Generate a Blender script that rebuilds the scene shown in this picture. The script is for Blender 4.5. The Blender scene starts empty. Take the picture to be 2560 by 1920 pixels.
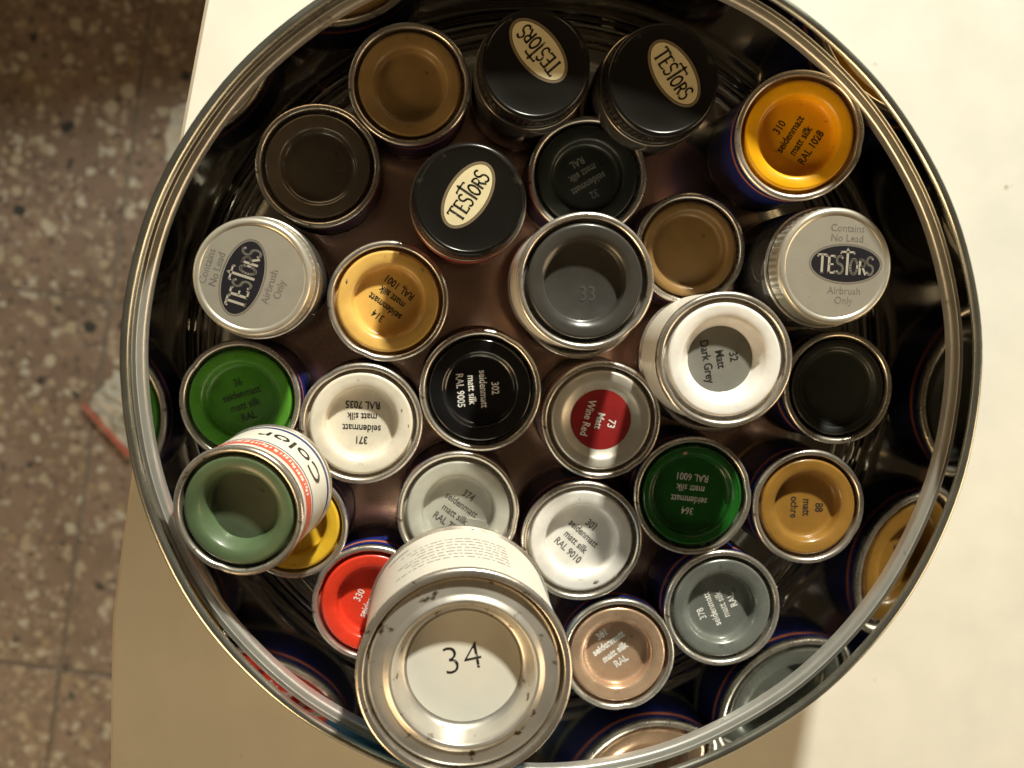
import bpy, bmesh, math, random
from mathutils import Vector, Matrix
random.seed(7)
S = 0.001                      # everything below is written in millimetres
scene = bpy.context.scene
col = scene.collection

# ------------------------------------------------------------------ camera
CAM_POS = Vector((-30.265, 15.719, 276.649))
CAM_A, CAM_B = -0.076723, -0.079975
HFOV = math.radians(55.0)
FPX = 1280.0 / math.tan(HFOV / 2)            # focal length in px of the 2560 wide photograph
CAM_R = Matrix.Rotation(CAM_A, 3, 'X') @ Matrix.Rotation(CAM_B, 3, 'Y')
cd = bpy.data.cameras.new('camera')
cam = bpy.data.objects.new('camera', cd)
col.objects.link(cam)
cam.matrix_world = Matrix.Translation(CAM_POS * S) @ CAM_R.to_4x4()
cd.sensor_width = 36.0
cd.angle = HFOV
cd.clip_start, cd.clip_end = 0.01, 50.0
cd.dof.use_dof = True
cd.dof.focus_distance = 0.247
cd.dof.aperture_fstop = 16.0
scene.camera = cam

# ------------------------------------------------------------------ world, lamps, exposure
scene.view_settings.view_transform = 'Standard'
scene.view_settings.look = 'None'
scene.view_settings.exposure = 0.0
scene.view_settings.gamma = 1.0
w = bpy.data.worlds.new('World'); scene.world = w
w.use_nodes = True
bg = w.node_tree.nodes['Background']
bg.inputs[0].default_value = (1.0, 0.72, 0.42, 1)
bg.inputs[1].default_value = 0.03

def lamp(name, kind, loc, target, energy, color, size):
    d = bpy.data.lights.new(name, kind)
    d.energy = energy; d.color = color
    o = bpy.data.objects.new(name, d); col.objects.link(o)
    o.location = loc
    o.rotation_euler = (Vector(target) - Vector(loc)).to_track_quat('-Z', 'Y').to_euler()
    if kind == 'AREA':
        d.shape = 'DISK'; d.size = size
    else:
        d.shadow_soft_size = size
    return o

AZ, EL, DIST = math.radians(14.5), math.radians(28), 1.25
KEY = Vector((math.sin(AZ) * math.cos(EL), math.cos(AZ) * math.cos(EL), math.sin(EL))) * DIST
lamp('table_lamp', 'POINT', KEY, (0, 0, 0), 112.0, (1.0, 0.965, 0.81), 0.036)
lamp('bounce_fill', 'AREA', (-1.6, -1.6, .80), (0, 0, .05), 36.0, (1.0, 0.70, 0.37), 1.3)  # added warm fill, stands in for light bounced off unseen walls
lamp('bounce_fill', 'AREA', (2.0, -0.8, .8), (0, 0, .05), 16.0, (1.0, 0.72, 0.42), 1.2)  # second added fill for wall bounce, weaker, from the right

# ------------------------------------------------------------------ helpers
def at(px, py, z):
    """The point at height z (mm) seen at pixel px, py of the photograph (2212 wide measure)."""
    k = 2560 / 2212
    d = CAM_R @ Vector(((px * k - 1280) / FPX, -(py * k - 960) / FPX, -1.0))
    return CAM_POS + d * ((z - CAM_POS.z) / d.z)

def empty(name, loc, rot=None):
    o = bpy.data.objects.new(name, None); col.objects.link(o)
    o.empty_display_size = 0.005
    o.location = Vector(loc) * S
    if rot is not None:
        o.rotation_mode = 'QUATERNION'; o.rotation_quaternion = rot
    return o

def tag(o, label, cat, group=None):
    o['label'] = label; o['category'] = cat
    if group: o['group'] = group
    return o

def link(name, me, mat, parent=None):
    o = bpy.data.objects.new(name, me); col.objects.link(o)
    if mat is not None and not me.materials:
        me.materials.append(mat)
    if parent is not None: o.parent = parent
    return o

def mesh_from(name, verts, faces, smooth=True, angle=35):
    me = bpy.data.meshes.new(name)
    me.from_pydata([(v[0] * S, v[1] * S, v[2] * S) for v in verts], [], faces)
    me.update()
    if smooth:
        me.shade_smooth()
        me.set_sharp_from_angle(angle=math.radians(angle))
    return me

def lathe(name, prof, segs=96, a0=0.0, a1=2 * math.pi, wob=None, angle=35):
    """Revolve a profile of (radius, z). wob(a, i) may move a ring point a little."""
    full = abs(a1 - a0 - 2 * math.pi) < 1e-6
    n = segs if full else segs + 1
    verts, faces, rows = [], [], []
    for i, (r, z) in enumerate(prof):
        if r < 1e-6:
            rows.append([len(verts)]); verts.append((0, 0, z)); continue
        row = []
        for k in range(n):
            a = a0 + (a1 - a0) * k / segs
            dr, dz = wob(a, i) if wob else (0, 0)
            row.append(len(verts)); verts.append(((r + dr) * math.cos(a), (r + dr) * math.sin(a), z + dz))
        rows.append(row)
    for i in range(len(rows) - 1):
        A, B = rows[i], rows[i + 1]
        for k in range(segs):
            k2 = (k + 1) % n
            if len(A) == 1 and len(B) == 1: continue
            if len(A) == 1: faces.append((A[0], B[k2], B[k]))
            elif len(B) == 1: faces.append((A[k], A[k2], B[0]))
            else: faces.append((A[k], A[k2], B[k2], B[k]))
    return mesh_from(name, verts, faces, True, angle)

def arc(cx, cz, r, a0, a1, n):
    return [(cx + r * math.cos(math.radians(a0 + (a1 - a0) * i / n)), cz + r * math.sin(math.radians(a0 + (a1 - a0) * i / n))) for i in range(n + 1)]

# ---- flat lettering
def text_mesh(body, size, bold=0.0, xs=1.0, align='CENTER', spacing=1.0):
    cu = bpy.data.curves.new('text', 'FONT')
    cu.body = body; cu.size = size; cu.align_x = align; cu.align_y = 'CENTER'
    cu.offset = bold; cu.space_character = spacing; cu.resolution_u = 3
    o = bpy.data.objects.new('text', cu); col.objects.link(o)
    bpy.context.view_layer.update()
    me = bpy.data.meshes.new_from_object(o.evaluated_get(bpy.context.evaluated_depsgraph_get()))
    bpy.data.objects.remove(o); bpy.data.curves.remove(cu)
    vs = [(v.co.x * xs, v.co.y) for v in me.vertices]
    fs = [tuple(p.vertices) for p in me.polygons]
    bpy.data.meshes.remove(me)
    return vs, fs

def place2d(vs, ang, cx, cy):
    c, s = math.cos(ang), math.sin(ang)
    return [(cx + x * c - y * s, cy + x * s + y * c) for x, y in vs]

class Flat:
    """Collects flat shapes at one height and links them as one object."""
    def __init__(self): self.v, self.f = [], []
    def add(self, vs, fs):
        b = len(self.v); self.v += vs; self.f += [tuple(b + i for i in q) for q in fs]
    def build(self, name, z, mat, parent):
        me = mesh_from(name, [(x, y, z) for x, y in self.v], self.f, False)
        return link(name, me, mat, parent)

def stroke(pts, wd):
    """A line of width wd with square ends, as quads plus joints."""
    vs, fs = [], []
    for i in range(len(pts) - 1):
        (x0, y0), (x1, y1) = pts[i], pts[i + 1]
        L = math.hypot(x1 - x0, y1 - y0) or 1
        nx, ny = -(y1 - y0) / L * wd / 2, (x1 - x0) / L * wd / 2
        b = len(vs)
        vs += [(x0 + nx, y0 + ny), (x0 - nx, y0 - ny), (x1 - nx, y1 - ny), (x1 + nx, y1 + ny)]
        fs.append((b, b + 1, b + 2, b + 3))
        if i:
            fs.append((b, b - 1, b - 2, b + 1)) if False else None
            # round the joint with a small hexagon
            c = len(vs)
            vs += [(x0 + wd / 2 * math.cos(t * math.pi / 3), y0 + wd / 2 * math.sin(t * math.pi / 3)) for t in range(6)]
            fs.append(tuple(range(c, c + 6)))
    return vs, fs

def el(cx, cy, rx, ry, a0, a1, n=8):
    return [(cx + rx * math.cos(math.radians(a0 + (a1 - a0) * i / n)), cy + ry * math.sin(math.radians(a0 + (a1 - a0) * i / n))) for i in range(n + 1)]

def logo_strokes():
    """The tall narrow capitals of the cap badge, width about 5.2, height 1 (tall T 1.45)."""
    out = []; x = 0.0
    def T(x):
        out.append(([(x, .88), (x, 1), (x + .62, 1), (x + .62, .88)], .10)); out.append(([(x + .31, 0), (x + .31, 1)], .17))
        out.append(([(x + .2, .03), (x + .42, .03)], .07))
    def E_(x):
        out.append(([(x + .08, 0), (x + .08, 1)], .17)); out.append(([(x + .02, .05), (x + .50, .05), (x + .50, .16)], .10))
        out.append(([(x + .02, .95), (x + .48, .95), (x + .48, .85)], .10)); out.append(([(x + .08, .5), (x + .4, .5)], .09))
    def S_(x):
        out.append((el(x + .27, .74, .22, .22, 25, 270, 8) + el(x + .27, .27, .23, .25, 90, -155, 8), .12))
    def O_(x):
        out.append((el(x + .3, .42, .25, .40, 0, 360, 16), .13))
    def R_(x):
        out.append(([(x + .09, 0), (x + .09, .84)], .16)); out.append(([(x + .02, .80)] + el(x + .2, .60, .26, .2, 90, -90, 8) + [(x + .1, .40)], .11))
        out.append(([(x + .28, .40), (x + .52, .0)], .14))
    T(0); E_(.72); S_(1.30)
    out.append(([(2.10, -.04), (2.10, 1.24)], .17))                       # the tall T
    out.append(([(1.62, 1.08), (1.64, 1.19), (2.56, 1.19), (2.58, 1.08)], .10))
    out.append(([(2.00, 1.20), (2.10, 1.38), (2.20, 1.20)], .08))
    O_(2.27); R_(2.92); S_(3.46)
    return out, 3.98

def logo(flat, width, ang, cx, cy):
    strokes, W = logo_strokes()
    k = width / W
    for pts, wd in strokes:
        vs, fs = stroke(pts, wd)
        flat.add(place2d([((x - W / 2) * k, (y - .55) * k * 1.28) for x, y in vs], ang, cx, cy), fs)

def ellipse(rx, ry, n=56):
    return [(rx * math.cos(2 * math.pi * i / n), ry * math.sin(2 * math.pi * i / n)) for i in range(n)]

# ------------------------------------------------------------------ materials
def mat(name, color, rough=0.4, metal=0.0, noise=0.0, nscale=300.0, bump=0.0, bscale=900.0, spec=0.5, coat=0.0, rvar=0.0, dark=None, dthr=0.62):
    m = bpy.data.materials.new(name); m.use_nodes = True
    nt = m.node_tree; b = nt.nodes['Principled BSDF']
    b.inputs['Base Color'].default_value = (*color, 1)
    b.inputs['Roughness'].default_value = rough
    b.inputs['Metallic'].default_value = metal
    b.inputs['Specular IOR Level'].default_value = spec
    if coat: b.inputs['Coat Weight'].default_value = coat; b.inputs['Coat Roughness'].default_value = 0.12
    tc = nt.nodes.new('ShaderNodeTexCoord')
    def nz(scale, detail=4.0):
        n = nt.nodes.new('ShaderNodeTexNoise'); n.inputs['Scale'].default_value = scale; n.inputs['Detail'].default_value = detail
        nt.links.new(tc.outputs['Object'], n.inputs['Vector']); return n
    if noise or dark:
        n = nz(nscale); r = nt.nodes.new('ShaderNodeValToRGB')
        r.color_ramp.elements[0].position = 0.3; r.color_ramp.elements[1].position = 0.7
        r.color_ramp.elements[0].color = (*[c * (1 - noise) for c in color], 1)
        r.color_ramp.elements[1].color = (*[min(1, c * (1 + noise)) for c in color], 1)
        nt.links.new(n.outputs['Fac'], r.inputs['Fac']); out = r.outputs['Color']
        if dark:                                     # small stains and worn specks
            n2 = nz(nscale * 1.7, 6.0); r2 = nt.nodes.new('ShaderNodeValToRGB')
            r2.color_ramp.elements[0].position = dthr; r2.color_ramp.elements[1].position = dthr + .06
            nt.links.new(n2.outputs['Fac'], r2.inputs['Fac'])
            mx = nt.nodes.new('ShaderNodeMix'); mx.data_type = 'RGBA'
            nt.links.new(r2.outputs['Color'], mx.inputs[0]); nt.links.new(out, mx.inputs[6])
            mx.inputs[7].default_value = (*dark, 1); out = mx.outputs[2]
        nt.links.new(out, b.inputs['Base Color'])
    if rvar:
        n = nz(nscale * .6); mr = nt.nodes.new('ShaderNodeMapRange')
        mr.inputs['From Min'].default_value = .3; mr.inputs['From Max'].default_value = .7
        mr.inputs['To Min'].default_value = max(.02, rough - rvar); mr.inputs['To Max'].default_value = rough + rvar
        nt.links.new(n.outputs['Fac'], mr.inputs['Value']); nt.links.new(mr.outputs['Result'], b.inputs['Roughness'])
    if bump:
        n = nz(bscale); bp = nt.nodes.new('ShaderNodeBump'); bp.inputs['Strength'].default_value = bump; bp.inputs['Distance'].default_value = 0.0003
        nt.links.new(n.outputs['Fac'], bp.inputs['Height']); nt.links.new(bp.outputs['Normal'], b.inputs['Normal'])
    return m

STEEL = mat('can steel', (.68, .63, .56), .31, .85, noise=.08, nscale=220, bump=.12, bscale=500, rvar=.09, dark=(.22, .17, .11), dthr=.66)
TIN = mat('tinplate', (.62, .61, .57), .075, 1.0, noise=.06, nscale=60, bump=.02, bscale=120, rvar=.02)
RIMTIN = mat('rim tinplate', (.50, .51, .45), .27, .92, noise=.06, nscale=120, bump=.06, bscale=300, rvar=.06)
DULL = mat('dull lid steel', (.66, .63, .57), .36, .72, noise=.10, nscale=150, bump=.10, bscale=420, rvar=.08, dark=(.13, .09, .04), dthr=.63)
def ink_mat(name, color):
    m = mat(name, color, .5, noise=.25, nscale=500)
    nt = m.node_tree; b = nt.nodes['Principled BSDF']
    tc = nt.nodes.new('ShaderNodeTexCoord'); n = nt.nodes.new('ShaderNodeTexNoise'); n.inputs['Scale'].default_value = 900; n.inputs['Detail'].default_value = 3
    rr = nt.nodes.new('ShaderNodeValToRGB'); rr.color_ramp.elements[0].position = .30; rr.color_ramp.elements[1].position = .38
    rr.color_ramp.elements[0].color = (.25, .25, .25, 1)
    nt.links.new(tc.outputs['Object'], n.inputs['Vector']); nt.links.new(n.outputs['Fac'], rr.inputs['Fac']); nt.links.new(rr.outputs['Color'], b.inputs['Alpha'])
    return m
BLACKINK = ink_mat('black ink', (.02, .018, .016))
GREYINK = ink_mat('grey ink', (.20, .18, .16))
WHITEINK = ink_mat('white ink', (.78, .76, .72))
DIMINK = ink_mat('faded ink', (.16, .16, .14))
CREAM = mat('cream print', (.74, .66, .42), .45, noise=.04)
BLACKCAP = mat('black cap enamel', (.010, .009, .008), .26, bump=.03, bscale=700, rvar=.04, noise=.1, nscale=120, spec=.35, dark=(.035, .032, .026), dthr=.70)
SILVERCAP = mat('silver cap enamel', (.70, .66, .56), .30, .60, noise=.05, nscale=200, bump=.05, bscale=600, dark=(.40, .36, .29), dthr=.71)
BLUE = mat('blue label', (.012, .022, .16), .35, noise=.12)
ORANGE = mat('orange label', (.55, .17, .07), .4)
LABELWHITE = mat('white label', (.78, .74, .66), .4, noise=.03)
LABELRED = mat('red label', (.72, .12, .07), .4, noise=.05)
NAVY = mat('navy label', (.03, .05, .19), .4)
SKY = mat('light blue label', (.05, .22, .42), .4)
NECKTIN = mat('dark neck tinplate', (.40, .40, .37), .05, 1.0, noise=.06, nscale=60, bump=.02, bscale=90)
BEADTIN = mat('bead tinplate', (.66, .65, .61), .34, .72, noise=.07, nscale=120, bump=.06, bscale=300, dark=(.30, .27, .21), dthr=.70)
RIDGETIN = mat('pale ridge tinplate', (.72, .64, .54), .38, .55, noise=.1, nscale=90, bump=.05, bscale=220)  # paler, tanner and less metallic than the gutters between
FLOORTIN = mat('reflection tinted tin', (.86, .58, .46), .20, .90, noise=.12, nscale=90, bump=.05, bscale=220, rvar=.07)  # pinkish colour paints in a warm reflection from overhead
GLASS = mat('bottle glass', (.05, .045, .04), .06, 0, spec=.6)

def paint(name, c, rough=.32, metal=0.0, coat=.25):
    d = tuple(x * .55 for x in c)
    return mat(name, c, rough, metal, noise=.10, nscale=200, bump=.10, bscale=380, coat=coat, rvar=.09, dark=d, dthr=random.uniform(.68, .72))

# ------------------------------------------------------------------ floor of terrazzo tiles, far below
FLOOR_Z = -750.0
def terrazzo():
    m = bpy.data.materials.new('terrazzo'); m.use_nodes = True
    nt = m.node_tree; b = nt.nodes['Principled BSDF']; L = nt.links.new
    ge = nt.nodes.new('ShaderNodeNewGeometry')
    def vor(scale, off):
        mp = nt.nodes.new('ShaderNodeMapping'); mp.inputs['Location'].default_value = off
        L(ge.outputs['Position'], mp.inputs['Vector'])
        nn = nt.nodes.new('ShaderNodeTexNoise'); nn.inputs['Scale'].default_value = scale * 1.3; L(mp.outputs['Vector'], nn.inputs['Vector'])
        ad = nt.nodes.new('ShaderNodeMix'); ad.data_type = 'VECTOR'; ad.inputs[0].default_value = 0.0
        mv = nt.nodes.new('ShaderNodeVectorMath'); mv.operation = 'SCALE'; mv.inputs['Scale'].default_value = .55 / scale
        L(nn.outputs['Color'], mv.inputs[0])
        av = nt.nodes.new('ShaderNodeVectorMath'); av.operation = 'ADD'; L(mp.outputs['Vector'], av.inputs[0]); L(mv.outputs['Vector'], av.inputs[1])
        v = nt.nodes.new('ShaderNodeTexVoronoi'); v.inputs['Scale'].default_value = scale; v.inputs['Randomness'].default_value = 1.0
        L(av.outputs['Vector'], v.inputs['Vector']); return v
    def ramp(src, stops, interp='LINEAR'):
        r = nt.nodes.new('ShaderNodeValToRGB'); r.color_ramp.interpolation = interp
        while len(r.color_ramp.elements) < len(stops): r.color_ramp.elements.new(.5)
        for e, (p, c) in zip(r.color_ramp.elements, stops): e.position = p; e.color = (*c, 1)
        L(src, r.inputs['Fac']); return r.outputs['Color']
    def mix(f, a, c):
        mx = nt.nodes.new('ShaderNodeMix'); mx.data_type = 'RGBA'; L(f, mx.inputs[0]); L(a, mx.inputs[6]); L(c, mx.inputs[7]); return mx.outputs[2]
    base = nt.nodes.new('ShaderNodeTexNoise'); base.inputs['Scale'].default_value = 14; base.inputs['Detail'].default_value = 8
    L(ge.outputs['Position'], base.inputs['Vector'])
    out = ramp(base.outputs['Fac'], [(.35, (0.123, 0.090, 0.069)), (.65, (0.174, 0.127, 0.102))])
    for scale, off, thr, cols in ((170, (0, 0, 0), .58, [(0, (0.089, 0.068, 0.057)), (.35, (0.202, 0.163, 0.123)), (.6, (0.141, 0.105, 0.083)), (.85, (0.254, 0.234, 0.193))]),
                                  (100, (0.366, 0.216, 0.098), .50, [(0, (0.172, 0.126, 0.102)), (.3, (0.264, 0.223, 0.170)), (.55, (0.130, 0.096, 0.079)), (.75, (0.307, 0.295, 0.251)), (.9, (0.202, 0.158, 0.102))]),
                                  (60, (0.854, 0.432, 0.196), .36, [(0, (0.026, 0.028, 0.027)), (.14, (0.172, 0.137, 0.112)), (.45, (0.317, 0.295, 0.238)), (.62, (0.151, 0.116, 0.090)), (.80, (0.264, 0.234, 0.170)), (.93, (0.026, 0.028, 0.027))])):
        v = vor(scale, off)
        sep = nt.nodes.new('ShaderNodeSeparateColor'); L(v.outputs['Color'], sep.inputs[0])
        chip = ramp(sep.outputs[0], cols, 'CONSTANT')
        # chip only where close to its seed, and only some of the seeds are big chips
        sz = nt.nodes.new('ShaderNodeMath'); sz.operation = 'MULTIPLY'; L(sep.outputs[1], sz.inputs[0]); sz.inputs[1].default_value = thr * 1.3
        lt = nt.nodes.new('ShaderNodeMath'); lt.operation = 'SUBTRACT'; L(sz.outputs[0], lt.inputs[0]); L(v.outputs['Distance'], lt.inputs[1])
        msk = ramp(lt.outputs[0], [(.0, (0, 0, 0)), (.05, (1, 1, 1))])
        out = mix(msk, out, chip)
    L(out, b.inputs['Base Color'])
    b.inputs['Roughness'].default_value = .45
    return m
TERR = terrazzo()
GROUT = mat('grout', (.12, .105, .085), .8, noise=.15, nscale=60)
fl = link('floor', mesh_from('floor', [(-1500, -1500, 0), (1500, -1500, 0), (1500, 1500, 0), (-1500, 1500, 0)], [(0, 1, 2, 3)], False), GROUT)
fl.location = (0, 0, (FLOOR_Z - 1.5) * S); fl['kind'] = 'structure'
TS, GAP = 382.0, 3.0
h = (TS - GAP) / 2
tile = mesh_from('floor_tile', [(-h, -h, 0), (h, -h, 0), (h, h, 0), (-h, h, 0), (-h + 1, -h + 1, 1.5), (h - 1, -h + 1, 1.5), (h - 1, h - 1, 1.5), (-h + 1, h - 1, 1.5)],
                 [(4, 5, 6, 7), (0, 1, 5, 4), (1, 2, 6, 5), (2, 3, 7, 6), (3, 0, 4, 7)], False)
tile.materials.append(TERR)
fr = math.radians(-9.0)
jp = at(150 / 1.157, 1672 / 1.157, FLOOR_Z)       # where two joints cross in the photograph
for i in range(-3, 5):
    for j in range(-4, 4):
        u = Vector(((i + .5) * TS, (j + .5) * TS)); u.rotate(Matrix.Rotation(fr, 2))
        o = link('floor_tile', tile, None, fl)
        o.location = ((jp.x + u.x) * S, (jp.y + u.y) * S, 0.0)
        o.rotation_euler = (0, 0, fr)

# ------------------------------------------------------------------ table
FZ = -3.0                      # inside bottom of the tin
TABLE_Z = FZ - 1.2
TABLE = mat('cream table laminate', (.80, .78, .71), .42, noise=.04, nscale=70, bump=.10, bscale=420, spec=.35, dark=(.52, .46, .35), dthr=.715)
EDGE = mat('table edging', (.62, .56, .46), .5, noise=.06, nscale=40)
vis = [at(px / 1.15732, py / 1.15732, TABLE_Z) for px, py in ((283, 1920), (284, 1740), (289, 1538), (308, 1390), (330, 1232), (372, 900), (420, 570), (463, 318), (492, 165), (523, 0))]
vis = [(p.x, p.y) for p in vis]
edge = [(vis[0][0] - 1, -420), (vis[0][0] - .5, -180)] + vis + [(-70, 170), (-40, 280), (10, 420), (60, 540), (60, 690), (-40, 672), (-420, 640), (-420, 1150), (900, 1150), (900, -420)]  # unseen wing beyond the upper left is added to shade the floor
tb = empty('table', (0, 0, TABLE_Z))
tag(tb, 'cream white table top with a slightly curved left edge under the round tin', 'table')
n = len(edge)
vs = [(x, y, 0) for x, y in edge] + [(x, y, -18) for x, y in edge]
link('table_top', mesh_from('table_top', vs, [tuple(range(n - 1, -1, -1))[::-1], tuple(range(2 * n - 1, n - 1, -1))], False), TABLE, tb)
cx, cy = 200, 100
def outw(x, y, k=1.2):
    d = Vector((x - cx, y - cy)).normalized(); return (x + d.x * k, y + d.y * k)
vs = []
for x, y in edge:
    ox, oy = outw(x, y); vs += [(x, y, -.3), (ox, oy, -1.2), (ox, oy, -17.5), (x, y, -18)]
fs = []
for i in range(n):
    j = (i + 1) % n
    for q in range(3): fs.append((4 * i + q, 4 * i + q + 1, 4 * j + q + 1, 4 * j + q))
link('edge_band', mesh_from('edge_band', vs, fs, True, 50), EDGE, tb)

# ------------------------------------------------------------------ the big round tin
tin = empty('storage_tin', (0, 0, TABLE_Z))
tag(tin, 'large round shiny metal tin holding all the small paint pots', 'tin')
o0 = -TABLE_Z; of = FZ
def dent(a, i):                                    # tinplate is never perfectly round
    return (.26 * math.sin(3 * a + 1.0) + .13 * math.sin(7 * a + .4) + .05 * math.sin(19 * a), .10 * math.sin(5 * a + 2) + .05 * math.sin(13 * a))
wall_in = [(98.6, 51.9), (99.3, 51), (99.75, 50.2), (99.0, 43.6)]
bead = [(99.0, 43.6), (98.9, 43.35)] + arc(98.15, 42.3, 1.0, 80, 180, 9) + [(97.1, 41.6), (97.15, 40.2)]
inner = [(97.15, 40.2), (97.25, 25), (97.3, 0.0)] + arc(95.5, -1.0, 1.8, 0, -90, 5)
bottom = [(95.3, .2), (95.0, .25)] + [(94.6, .7), (93.9, 1.1), (93.2, .8), (92.8, .25), (91.4, .1), (90.8, .6), (90.2, .8), (89.6, .5), (89.2, .05)] + [(80, 0), (50, 0), (20, 0), (0, 0)]
link('inner_wall', lathe('inner_wall', [(r, z + o0) for r, z in inner], 160, wob=dent), TIN, tin)
link('neck', lathe('neck', [(r, z + o0) for r, z in wall_in], 160, wob=dent), NECKTIN, tin)
link('shoulder_bead', lathe('shoulder_bead', [(r, z + o0) for r, z in bead], 160, wob=dent), BEADTIN, tin)
zb = o0 + FZ
lz = lambda q: [(r, z + zb) for r, z in q]
link('bottom_gutter', lathe('bottom_gutter', lz([(95.3, .2), (95.0, .25), (94.6, .4)]), 160), TIN, tin)
link('bottom_ridge', lathe('bottom_ridge', lz([(94.6, .4), (94.4, .8), (93.9, 1.1), (93.3, .8), (93.0, .25)]), 160), RIDGETIN, tin)
link('bottom_gutter', lathe('bottom_gutter', lz([(93.0, .25), (91.4, .1), (90.9, .3)]), 160), TIN, tin)
link('bottom_ridge', lathe('bottom_ridge', lz([(90.9, .3), (90.7, .65), (90.2, .85), (89.7, .6), (89.4, .05)]), 160), RIDGETIN, tin)
link('bottom_gutter', lathe('bottom_gutter', lz([(89.4, .05), (84, .02), (76, 0)]), 160), TIN, tin)
link('bottom_panel', lathe('bottom_panel', lz([(76, 0), (50, .05), (20, 0), (0, 0)]), 96), FLOORTIN, tin)
link('rolled_rim', lathe('rolled_rim', [(r, z + o0) for r, z in arc(98.95, 51.75, 1.12, 0, 360, 16)], 160, wob=dent), RIMTIN, tin)
seam = lathe('side_seam', [(96.95, 40.0 + o0), (97.0, 25 + o0), (97.1, 1 + o0)], 3, math.radians(-21.6), math.radians(-18.9))
link('side_seam', seam, TIN, tin)
outer = [(99.95, 50.8), (99.6, 44), (99.2, 42.6), (98.2, 41), (98.2, 0), (98.8, -1.5), (98.8, -3), (98.0, -4.1), (96.7, -4.1), (96.4, -3.3), (0, -3.3)]
link('outer_wall', lathe('outer_wall', [(r, z + o0) for r, z in outer], 160, wob=dent), RIMTIN, tin)

# ------------------------------------------------------------------ small paint tins
def axis_frame(base, top):
    d = (top - base).normalized()
    return Vector((0, 0, 1)).rotation_difference(d)

GROUP_T = 'small paint tins packed in the round tin'
GROUP_B = 'screw cap paint bottles among the paint tins'

def can_meshes(R, H, well, depth, kind):
    body = [(0, .5), (R * .92, .5), (R * .93, 0), (R * .97, -.0), (R, .5), (R, 1.3), (R * .972, 1.9), (R * .965, 2.4), (R * .965, H - 3.0), (R * .975, H - 2.5)]
    body += arc(R - .82, H - .85, .82, -60, 180, 12) + [(R - 1.68, H - 3.2), (R * .86, H - 3.5)]
    lr = R * .838
    if kind == 'step':          # flat painted shoulder, straight step down into the well
        lid = [(R * .875, H - 3.4), (R * .85, H - 3.3), (lr, H - 1.6)] + arc(lr - .75, H - 1.25, .75, 10, 95, 5)
        lid += [(R * (well + .14), H - .62), (R * (well + .065), H - .72), (R * (well + .03), H - 1.1), (R * (well + .012), H - 1.8), (R * well, H - depth + .4), (R * (well - .03), H - depth + .05), (R * (well - .08), H - depth), (R * (well - .2), H - depth + .10), (0, H - depth + .10)]
    else:                       # wide sloping cone down to a small flat disc
        lid = [(R * .875, H - 3.4), (R * .85, H - 3.3), (lr, H - 1.5)] + arc(lr - .85, H - 1.2, .85, 10, 95, 5)
        lid += [(R * .70, H - .45), (R * .64, H - .75), (R * .60, H - 1.3), (R * (well + .015), H - depth + .15), (R * well, H - depth), (0, H - depth)]
    return body, lid

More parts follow.
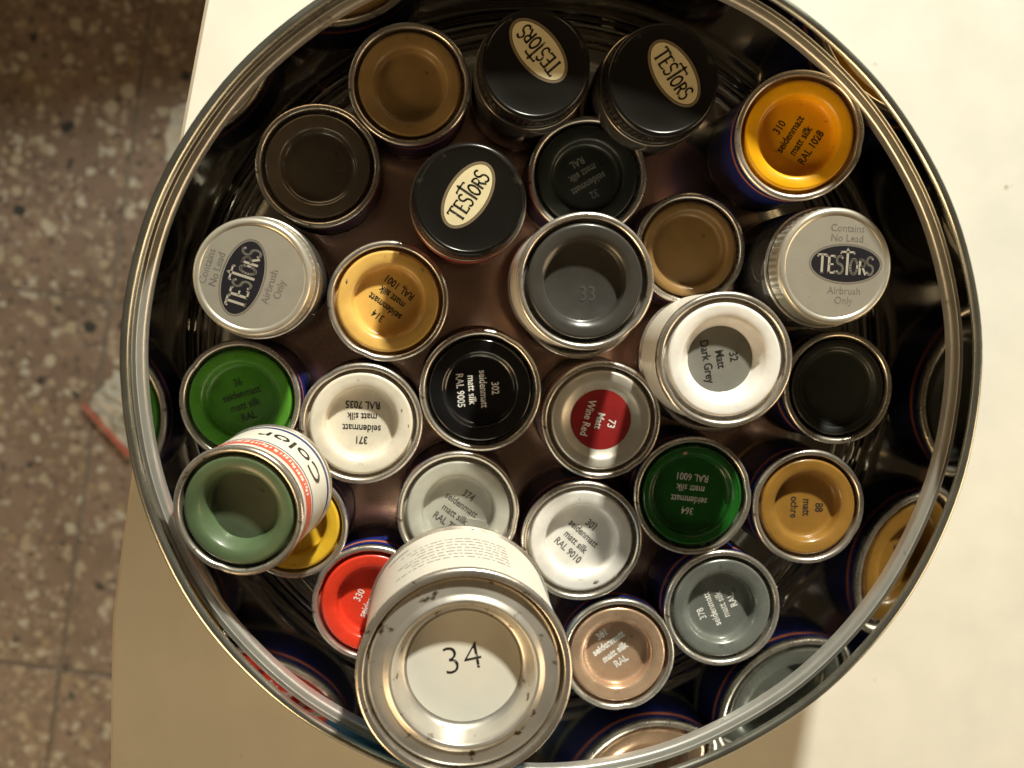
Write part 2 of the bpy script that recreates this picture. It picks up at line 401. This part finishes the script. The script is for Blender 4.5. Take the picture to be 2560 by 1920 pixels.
_can_cache = {}
def paint_tin(px, py, r, z, m_lid, label, lines=None, ang=0.0, ink=None, H=25.0, well=.57, depth=4.3, kind='step', disc=None, base=None, wrap='blue',
              tsize=2.75, toff=(0, 0), bold=.05, turn=None, disc_r=None, flecks=0, fleck_mat=None):
    """One tin whose lid rim is seen at px, py with radius r (photo pixels) and stands with its lid at height z."""
    top = at(px, py, z)
    e = [(at(px + dx, py + dy, z) - top).length for dx, dy in ((r, 0), (-r, 0), (0, r), (0, -r))]
    R = sum(e) / 4
    b = (top - Vector((0, 0, H))) if base is None else base
    d = (top - b).normalized(); b = top - d * H
    if base is None:                                  # nothing stands perfectly straight in a heap of tins
        b = b + Vector((random.uniform(-.45, .45), random.uniform(-.45, .45), 0)); d = (top - b).normalized(); b = top - d * H
    root = empty('paint_tin', b, axis_frame(b, top))
    tag(root, label, 'paint tin', GROUP_T)
    if turn is None: turn = random.uniform(0, 6.28)
    bp, lp = can_meshes(R, H, well, depth, kind)
    p1, p2, p3 = (random.uniform(0, 6.28) for _ in range(3)); nick = random.uniform(0, 6.28)
    def oval(a, i):
        g = math.exp(-((math.atan2(math.sin(a - nick), math.cos(a - nick))) / .10) ** 2)
        return (.09 * math.sin(2 * a + p1) + .04 * math.sin(5 * a + p2) - (.22 * g if i > 9 else 0), (.07 * math.sin(2 * a + p3) - .16 * g) if i > 9 else 0)
    def lidwob(a, i):
        return (.05 * math.sin(2 * a + p1) * min(1, i / 3), .05 * math.sin(2 * a + p2) if i > 1 else 0)
    link('can_body', lathe('can_body', bp, 80, wob=oval), STEEL, root)
    lid = link('lid', lathe('lid', lp, 80, wob=lidwob), m_lid, root)
    for _ in range(flecks):                           # crusts of dried paint by the groove
        fa = random.uniform(0, 6.28); fr_ = R * random.uniform(.70, .85); n = 9; fv = []
        sx, sy = random.uniform(.35, .9), random.uniform(.2, .4)
        for q in range(n):
            t = 2 * math.pi * q / n; k = random.uniform(.7, 1.25)
            fv.append((sx * k * math.cos(t), sy * k * math.sin(t)))
        pts = place2d(fv, fa + random.uniform(1.2, 1.9), fr_ * math.cos(fa), fr_ * math.sin(fa)); cxy = (fr_ * math.cos(fa), fr_ * math.sin(fa))
        zz = H - .50
        fm = mesh_from('paint_fleck', [(x, y, zz - .15) for x, y in pts] + [(cxy[0] + (x - cxy[0]) * .6, cxy[1] + (y - cxy[1]) * .6, zz + .16) for x, y in pts],
                       [tuple(range(n, 2 * n))] + [(q, (q + 1) % n, n + (q + 1) % n, n + q) for q in range(n)], True, 60)
        link('paint_fleck', fm, fleck_mat or m_lid, lid)
    zt = H - depth + (.10 if kind == 'step' else 0)
    if disc is not None:
        dr = R * (disc_r or well) * .995
        link('lid_disc', lathe('lid_disc', [(dr, zt + .0), (dr, zt + .06), (0, zt + .07)], 56), disc, lid)
        zt += .07
    if lines:
        f = Flat(); a = math.radians(ang); pitch = tsize * 1.12
        tot = (len(lines) - 1) * pitch
        for i, t in enumerate(lines):
            vs, fs = text_mesh(t, tsize, bold, .82)
            f.add(place2d([(x + toff[0], y + tot / 2 - i * pitch + toff[1]) for x, y in vs], a, 0, 0), fs)
        f.build('lettering', zt + .05, ink or BLACKINK, lid)
    wr = R * .965 + .22
    if wrap == 'blue':
        lb = link('paper_label', lathe('paper_label', [(wr, 2.6), (wr, H - 3.4)], 64), BLUE, root)
        link('label_stripe', lathe('label_stripe', [(wr + .04, H - 7.2), (wr + .04, H - 5.6)], 64), ORANGE, lb)
    elif wrap == 'white':
        lb = link('paper_label', lathe('paper_label', [(wr, 2.6), (wr, H - 3.4)], 64), LABELWHITE, root)
        link('label_stripe', lathe('label_stripe', [(wr + .04, H - 8.4), (wr + .04, H - 5.2)], 64), LABELRED, lb)
    elif wrap == 'steel':
        lb = link('paper_label', lathe('paper_label', [(wr, 2.6), (wr, H - 4.4)], 64), LABELWHITE, root)
    return root, R

CRUST = mat('dried paint crust', (.30, .25, .18), .6)
RAL = lambda nr, ral: [nr, 'seidenmatt', 'matt silk', ral]
P = paint
paint_tin(885, 181, 134, 22, P('earth brown', (.36, .23, .085), .38), 'paint tin with earth brown lid at the upper left edge, beside two black bottle caps', turn=1)
paint_tin(686, 358, 136, 22, P('dark olive', (.15, .118, .082), .20, coat=.6), 'paint tin with very dark glossy olive lid above the left silver bottle cap')
paint_tin(1728, 292, 139, 40.5, P('orange yellow', (.92, .45, .004), .38), 'leaning blue paint tin with bright orange yellow lid printed 310', RAL('310', 'RAL 1028'), 58, BLACKINK, H=43.5,
          base=at(1643, 338, FZ), well=.60, depth=4.6)
paint_tin(1270, 380, 130, 22, P('black green', (.014, .018, .014), .4), 'paint tin with black green lid and dim lettering between two black bottle caps', ['32', 'seidenmatt', 'matt silk', 'RAL'], 210, DIMINK)
paint_tin(838, 651, 132, 22, P('sand yellow', (.82, .50, .13), .30), 'paint tin with sand yellow lid printed 314', RAL('314', 'RAL 1001'), 143, BLACKINK, depth=4.0, flecks=2, fleck_mat=CRUST)
paint_tin(1492, 538, 121, 22, P('ochre brown', (.26, .145, .042), .45), 'paint tin with plain mid brown lid half covered by two stacked tins', turn=2, well=.64)
paint_tin(1252, 640, 136, 19, P('under grey', (.2, .2, .19)), 'mostly hidden paint tin carrying the dark grey tin printed 33', wrap='steel', H=22)
paint_tin(1266, 607, 150, 43.5, P('dark grey', (.05, .047, .042), .30, coat=.3), 'raised paint tin with dark grey lid embossed 33 in the middle of the tin', ['33'], 0,
          mat('embossed grey', (.085, .08, .072), .25), kind='cone', well=.56, depth=4.6, tsize=5.2, toff=(1.2, -3.0), wrap='steel', H=24.3)
paint_tin(1543, 800, 134, 19, P('under green', (.3, .3, .28)), 'mostly hidden paint tin carrying the white lidded tin with grey disc', wrap='steel', H=22)
paint_tin(1567, 777, 147, 43.5, P('gloss white', (.86, .84, .80), .34), 'raised paint tin with gloss white lid and grey centre disc', ['32', 'Matt', 'Dark Grey'], -79, BLACKINK,
          kind='cone', well=.49, depth=4.8, disc=P('mid grey', (.215, .21, .185), .4), wrap='steel', tsize=3.0, H=24.3)
paint_tin(1812, 838, 121, 22, P('charcoal', (.016, .02, .018), .5), 'paint tin with plain charcoal lid under the right silver bottle cap', well=.66, depth=2.4)
paint_tin(518, 866, 132, 22, P('leaf green', (.075, .27, .022), .28), 'paint tin with mid green lid at the left edge, below the silver cap', ['36', 'seidenmatt', 'matt silk', 'RAL'], 17,
          mat('dark green ink', (.012, .03, .01), .5), well=.60, depth=4.6)
paint_tin(780, 916, 133, 22, P('light grey cream', (.78, .72, .60), .30), 'paint tin with cream lid printed 371 upside down', RAL('371', 'RAL 7035'), 177, BLACKINK, flecks=2, fleck_mat=CRUST)
paint_tin(1038, 844, 133, 22, P('satin black', (.008, .008, .009), .16, coat=.6), 'paint tin with glossy black lid and white lettering 302', RAL('302', 'RAL 9005'), -86, WHITEINK, toff=(0, -.6))
paint_tin(1300, 908, 129, 22, mat('bare lid', (.70, .66, .58), .36, .50, noise=.06, bump=.08, dark=(.40, .35, .27), dthr=.70), 'paint tin with bare metal lid and dark red centre disc printed 73', ['73', 'Matt', 'Wine Red'], -104, WHITEINK,
          kind='cone', well=.51, depth=1.6, disc=P('wine red', (.27, .016, .016), .38), wrap='white', tsize=2.9, toff=(.4, -.3))
paint_tin(1497, 1072, 128, 22, P('emerald green', (.012, .115, .014), .26, coat=.4), 'paint tin with dark emerald lid and white upside down lettering', RAL('364', 'RAL 6001'), 173, WHITEINK, well=.66, depth=3.6, flecks=1, fleck_mat=mat('pink crust', (.62, .36, .27), .5))
paint_tin(1748, 1096, 122, 22, P('ochre', (.30, .155, .030), .30), 'blue paint tin with ochre lid near the right wall of the tin', ['88', 'matt', 'ochre'], -91, BLACKINK, toff=(0.8, .8), tsize=3.1)
paint_tin(990, 1108, 133, 22, P('light grey', (.44, .435, .38), .36), 'paint tin with light grey lid partly under the large steel tin', RAL('374', 'RAL 7001'), -36, mat('soft ink', (.10, .09, .08), .5))
paint_tin(1257, 1170, 131, 22, P('white', (.83, .80, .75), .34), 'paint tin with plain white lid printed 301', RAL('301', 'RAL 9010'), -43, mat('soft ink', (.12, .11, .10), .5), flecks=2, fleck_mat=CRUST)
paint_tin(802, 1305, 128, 22, P('signal red', (.72, .045, .018), .30), 'paint tin with bright red lid half under the large steel tin', ['330', 'seidenmatt', 'matt silk'], 63, WHITEINK, toff=(-.5, .4))
paint_tin(1562, 1315, 126, 22, P('gunmetal', (.235, .25, .225), .26, .45), 'paint tin with glossy grey green lid and white lettering near the bottom right', ['378', 'seidenmatt', 'matt silk', 'RAL'], 113, WHITEINK, toff=(-.6, .6))
paint_tin(1336, 1416, 122, 22, P('copper', (.66, .44, .29), .27, .55), 'paint tin with copper coloured lid beside the large steel tin', ['381', 'seidenmatt', 'matt silk', 'RAL'], 35, WHITEINK, bold=.12, toff=(-.6, 1.2))
paint_tin(632, 1135, 119, 22, P('chrome yellow', (.76, .47, .03), .34), 'paint tin with yellow lid almost hidden under the tilted grey green tin')

# the tilted tin with the printed side
gt, gR = paint_tin(512, 1105, 146, 50, P('grey green', (.095, .145, .07), .40), 'tilted paint tin with grey green lid and white side printed Color', None, kind='cone', well=.50, depth=5.0,
                   base=at(592, 1043, 24.0), H=26.0, wrap=None, disc=P('grey green disc', (.095, .125, .07), .45), turn=0)
wr = gR * .965 + .22
lb = link('paper_label', lathe('paper_label', [(wr, 1.9), (wr, 23.8)], 72), LABELWHITE, gt)
link('label_stripe', lathe('label_stripe', [(wr + .05, 18.2), (wr + .05, 22.2)], 72), LABELRED, lb)
link('label_stripe', lathe('label_stripe', [(wr + .05, 16.9), (wr + .05, 17.4)], 72), NAVY, lb)
link('label_stripe', lathe('label_stripe', [(wr + .05, 3.0), (wr + .05, 4.4)], 72), NAVY, lb)
def wrap_text(body, size, bold, a_mid, zc, rad, sgn=1, xs=1.0, rot180=False):
    vs, fs = text_mesh(body, size, bold, xs)
    if rot180: vs = [(-x, -y) for x, y in vs]
    return [(rad * math.cos(a_mid + sgn * x / rad), rad * math.sin(a_mid + sgn * x / rad), zc + y) for x, y in vs], fs
v3, f3 = wrap_text('Color', 7.4, .02, math.radians(50), 10.6, wr + .16, 1, 1.15)
link('lettering', mesh_from('lettering', v3, f3, False), BLACKINK, lb)
v3, f3 = [], []
for k in range(30):                                  # the pale marks along the red band
    a = math.radians(10 + k * 3.4 + random.uniform(-.6, .6)); z0 = 19.0 + random.uniform(-.2, .5); da = random.uniform(.02, .05)
    b = len(v3); v3 += [((wr + .1) * math.cos(a), (wr + .1) * math.sin(a), z0), ((wr + .1) * math.cos(a + da), (wr + .1) * math.sin(a + da), z0 + .2), ((wr + .1) * math.cos(a + da), (wr + .1) * math.sin(a + da), z0 + 1.7), ((wr + .1) * math.cos(a), (wr + .1) * math.sin(a), z0 + 1.4)]
    f3.append((b, b + 1, b + 2, b + 3))
link('lettering', mesh_from('lettering', v3, f3, False), LABELWHITE, lb)

# ------------------------------------------------------------------ bottles with screw caps
def bottle(px, py, r, z, label, black, lang, glassm=None, ltop=None, badge=(8.2, 4.4), boff=(0, 0), lean=None, cap_k=.945):
    top = at(px, py, z)
    R = sum((at(px + dx, py + dy, z) - top).length for dx, dy in ((r, 0), (-r, 0), (0, r), (0, -r))) / 4
    H = z - FZ
    b = top - Vector((0, 0, H)) if lean is None else lean
    d = (top - b).normalized(); b = top - d * H
    root = empty('paint_bottle', b, axis_frame(b, top))
    tag(root, label, 'paint bottle', GROUP_B)
    cm = BLACKCAP if black else SILVERCAP
    Rc = R * cap_k
    glass = [(0, .8), (R * .9, .6), (R * .97, 0.2), (R, 2.0), (R, H - 12), (R * .93, H - 10), (R * .84, H - 9), (R * .84, H - 7)]
    link('glass_jar', lathe('glass_jar', glass, 64), glassm or GLASS, root)
    cap = [(Rc * .97, H - 7.9), (Rc * 1.0, H - 7.0), (Rc * .985, H - 6.2), (Rc * .985, H - 2.6), (Rc * .99, H - 1.9)] + arc(Rc * .985 - 1.1, H - 1.25, 1.1, 15, 90, 6)
    cap += [(Rc * .90, H - .2), (Rc * .875, H - .34), (Rc * .6, H - .36), (0, H - .36)] if black else [(Rc * .885, H - .2), (Rc * .86, H - .5), (Rc * .6, H - .52), (0, H - .52)]
    def knurl(a, i):
        return ((.20 * math.sin(a * 56), 0) if i in (2, 3) else (0, 0))
    zt = H - .36 if black else H - .52
    c = link('cap', lathe('cap', cap, 224, wob=knurl), cm, root)
    link('cap_rim', lathe('cap_rim', arc(R - .55, H - 8.0, .5, -90, 110, 7) , 72), STEEL if not black else mat('cap rim sheen', (.30, .26, .21), .3, 1.0), root)  # black caps: brownish tone stands in for a reflection along the rim
    f = Flat(); a = math.radians(lang); ox, oy = boff
    f.add(place2d(ellipse(*badge), a, ox, oy), [tuple(range(56))])
    if black:
        f.build('badge', zt + .05, CREAM, c)
        # outline ring of the badge
        g = Flat(); e1, e2 = ellipse(badge[0] + .75, badge[1] + .75), ellipse(badge[0] + .1, badge[1] + .1)
        g.add(place2d(e1 + e2, a, ox, oy), [(i, (i + 1) % 56, 56 + (i + 1) % 56, 56 + i) for i in range(56)])
        g.build('badge_outline', zt + .04, mat('badge line', (.28, .22, .14), .4, .4), c)
        t = Flat(); logo(t, badge[0] * 1.55, a, ox, oy); t.build('lettering', zt + .10, BLACKINK, c)
    else:
        f.build('badge', zt + .05, mat('dark badge', (.018, .017, .022), .35), c)
        g = Flat(); e1, e2 = ellipse(badge[0] + .55, badge[1] + .55), ellipse(badge[0] + .2, badge[1] + .2)
        g.add(place2d(e1 + e2, a, ox, oy), [(i, (i + 1) % 56, 56 + (i + 1) % 56, 56 + i) for i in range(56)])
        g.build('badge_outline', zt + .04, mat('badge line', (.33, .30, .25), .4, .5), c)
        t = Flat(); logo(t, badge[0] * 1.62, a, ox, oy); t.build('lettering', zt + .10, mat('silver ink', (.66, .61, .52), .4, .4), c)
        t = Flat()
        for s, dy in (('Contains', 8.6), ('No Lead', 6.2), ('Airbrush', -6.6), ('Only', -9.0)):
            vs, fs = text_mesh(s, 2.5, .015, .95)
            t.add(place2d([(x, y + dy) for x, y in vs], a, ox, oy), fs)
        t.build('lettering', zt + .05, GREYINK, c)
    return root
bottle(1157, 138, 130, 38, 'black capped paint bottle at the top centre, badge lettering upside down', True, 131.5, boff=(.7, 3.2))
bottle(1434, 172, 132, 38, 'black capped paint bottle at the top, right of the centre, badge reading downward', True, -56, boff=(2.6, 1.6))
bottle(1014, 430, 132, 38, 'black capped paint bottle between the sand yellow lid and the black green lid', True, 57, mat('red paint in glass', (.34, .075, .055), .10), boff=(-.3, 1.0))
bottle(544, 598, 139, 38.5, 'silver capped paint bottle by the left wall, badge turned on its side', False, 72, boff=(-2.2, -.2), badge=(8.9, 4.6))
bottle(1806, 575, 134, 42, 'silver capped paint bottle by the right wall, badge upright and readable', False, -2, boff=(2.6, .6), badge=(8.7, 4.4))

# ------------------------------------------------------------------ the large steel tin printed 34
top = at(1004, 1460, 66.5)
R = sum((at(1004 + dx, 1460 + dy, 66.5) - top).length for dx, dy in ((233, 0), (-233, 0), (0, 233), (0, -233))) / 4
H = 44.0
bt = empty('paint_tin', top - Vector((0, 0, H)))
tag(bt, 'large bare steel paint tin with white disc printed 34 standing on smaller tins', 'paint tin', GROUP_T)
body = [(0, .8), (R * .93, .8), (R * .94, 0), (R * .98, 0), (R, .8), (R, 2.0), (R * .972, 2.8), (R * .972, H - 3.4), (R * .985, H - 2.8)]
body += arc(R - .85, H - 1.0, .85, -60, 90, 7) + [(R - 1.3, H - .16)] + arc(R - 1.45, H - .6, .42, 90, 190, 4) + [(R - 1.9, H - 3.2), (R * .895, H - 3.4)]
link('can_body', lathe('can_body', body, 112), STEEL, bt)
lidp = [(R * .905, H - 3.3), (R * .895, H - 2.2), (R * .88, H - 1.75), (R * .86, H - 1.6), (R * .755, H - 1.55), (R * .735, H - 1.35), (R * .715, H - .85), (R * .695, H - .65), (R * .672, H - .8), (R * .655, H - 1.3), (R * .645, H - 2.2),
        (R * .60, H - 4.6), (R * .575, H - 5.6), (R * .55, H - 5.9), (0, H - 5.9)]
lid34 = link('lid', lathe('lid', lidp, 112), DULL, bt)
dr = R * .535
link('lid_disc', lathe('lid_disc', [(dr, H - 5.9), (dr, H - 5.82), (0, H - 5.8)], 80), mat('disc enamel', (.80, .78, .70), .28, noise=.02, coat=.3, bump=.03, bscale=200), lid34)
f = Flat(); vs, fs = text_mesh('34', 9.2, -.16, 1.0, spacing=1.05)
f.add(place2d(vs, math.radians(11), -.4, 1.6), fs); f.build('lettering', H - 5.75, BLACKINK, lid34)
wr = R * .975
def band(a0, a1, z0, z1, off, m, name, parent, segs=48):
    return link(name, lathe(name, [(wr + off, z0), (wr + off, z1)], segs, math.radians(a0), math.radians(a1)), m, parent)
lb = band(28, 168, 3.2, H - 3.8, 0.0, LABELWHITE, 'paper_label', bt)
band(168, 388, 3.2, H - 3.8, 0.0, SKY, 'paper_label', bt)
band(168, 200, 3.2, H - 3.8, 0.05, LABELRED, 'label_stripe', lb, 12)
v3, f3 = [], []
def strip(a, da, z0, hh):
    b = len(v3); n = 3
    for i in range(n + 1):
        t = a + da * i / n
        v3.append(((wr + .08) * math.cos(t), (wr + .08) * math.sin(t), z0)); v3.append(((wr + .08) * math.cos(t), (wr + .08) * math.sin(t), z0 + hh))
    for i in range(n): f3.append((b + 2 * i, b + 2 * i + 2, b + 2 * i + 3, b + 2 * i + 1))
strip(math.radians(124), math.radians(16), 8.0, 1.1)
for row in range(7):                                  # illegible small print
    a = math.radians(62)
    while a < math.radians(128 - (row % 3) * 6):
        da = random.uniform(.02, .09)
        for zz in (0,): strip(a, da, 13.5 + row * 2.9, random.uniform(.35, .6))
        a += da + random.uniform(.012, .03)
link('lettering', mesh_from('lettering', v3, f3, False), mat('pale print', (.42, .39, .36), .5), lb)

# ------------------------------------------------------------------ plastic wrappers on the floor
PLASTIC = bpy.data.materials.new('clear plastic film'); PLASTIC.use_nodes = True
b = PLASTIC.node_tree.nodes['Principled BSDF']
b.inputs['Base Color'].default_value = (.72, .74, .66, 1); b.inputs['Roughness'].default_value = .25; b.inputs['Alpha'].default_value = .42
def crumple(name, outline, loc, seed, height, m):
    rnd = random.Random(seed); N = 12
    xs = [p[0] for p in outline]; ys = [p[1] for p in outline]
    x0, x1, y0, y1 = min(xs), max(xs), min(ys), max(ys)
    verts, faces = [], []
    for j in range(N + 1):
        for i in range(N + 1):
            u, v = i / N, j / N
            # bilinear on the four corner outline
            p = [outline[q] for q in range(4)]
            x = (p[0][0] * (1 - u) + p[1][0] * u) * (1 - v) + (p[3][0] * (1 - u) + p[2][0] * u) * v
            y = (p[0][1] * (1 - u) + p[1][1] * u) * (1 - v) + (p[3][1] * (1 - u) + p[2][1] * u) * v
            z = abs(rnd.gauss(0, 1)) * height * (.35 + math.sin(math.pi * u) * math.sin(math.pi * v))
            verts.append((x + rnd.uniform(-2, 2), y + rnd.uniform(-2, 2), z + .6))
    for j in range(N):
        for i in range(N):
            a = j * (N + 1) + i; faces.append((a, a + 1, a + N + 2, a + N + 1))
    o = link(name, mesh_from(name, verts, faces, True, 60), m); o.location = Vector(loc) * S
    return o
def fpt(px, py): return at(px / 1.1573, py / 1.1573, FLOOR_Z)     # 2560 px -> floor point
def quad(pts, ctr): return [((fpt(*p) - ctr).x, (fpt(*p) - ctr).y) for p in pts]
c1 = fpt(430, 330)
wr1 = crumple('plastic_wrapper', quad([(412, 400), (520, 420), (560, 230), (430, 270)], c1), c1, 3, 7, PLASTIC)
tag(wr1, 'crumpled clear plastic wrapper on the terrazzo beside the upper table edge', 'wrapper', 'plastic scraps on the floor')
c2 = fpt(280, 1020)
wr2 = crumple('plastic_bag', quad([(222, 1012), (330, 1130), (420, 960), (290, 925)], c2), c2, 5, 6, PLASTIC)
tag(wr2, 'clear plastic bag with a red seal line lying on the terrazzo left of the tin', 'plastic bag', 'plastic scraps on the floor')
q = quad([(216, 1004), (212, 1012), (330, 1140), (336, 1130)], c2)
link('seal_strip', mesh_from('seal_strip', [(x, y, 10 + (i in (2, 3)) * 3) for i, (x, y) in enumerate(q)] + [(x, y, 8.6) for x, y in q], [(0, 1, 2, 3), (4, 7, 6, 5), (0, 4, 5, 1), (2, 6, 7, 3), (1, 5, 6, 2), (3, 7, 4, 0)], False),
     mat('red seal', (.30, .075, .055), .5), wr2)
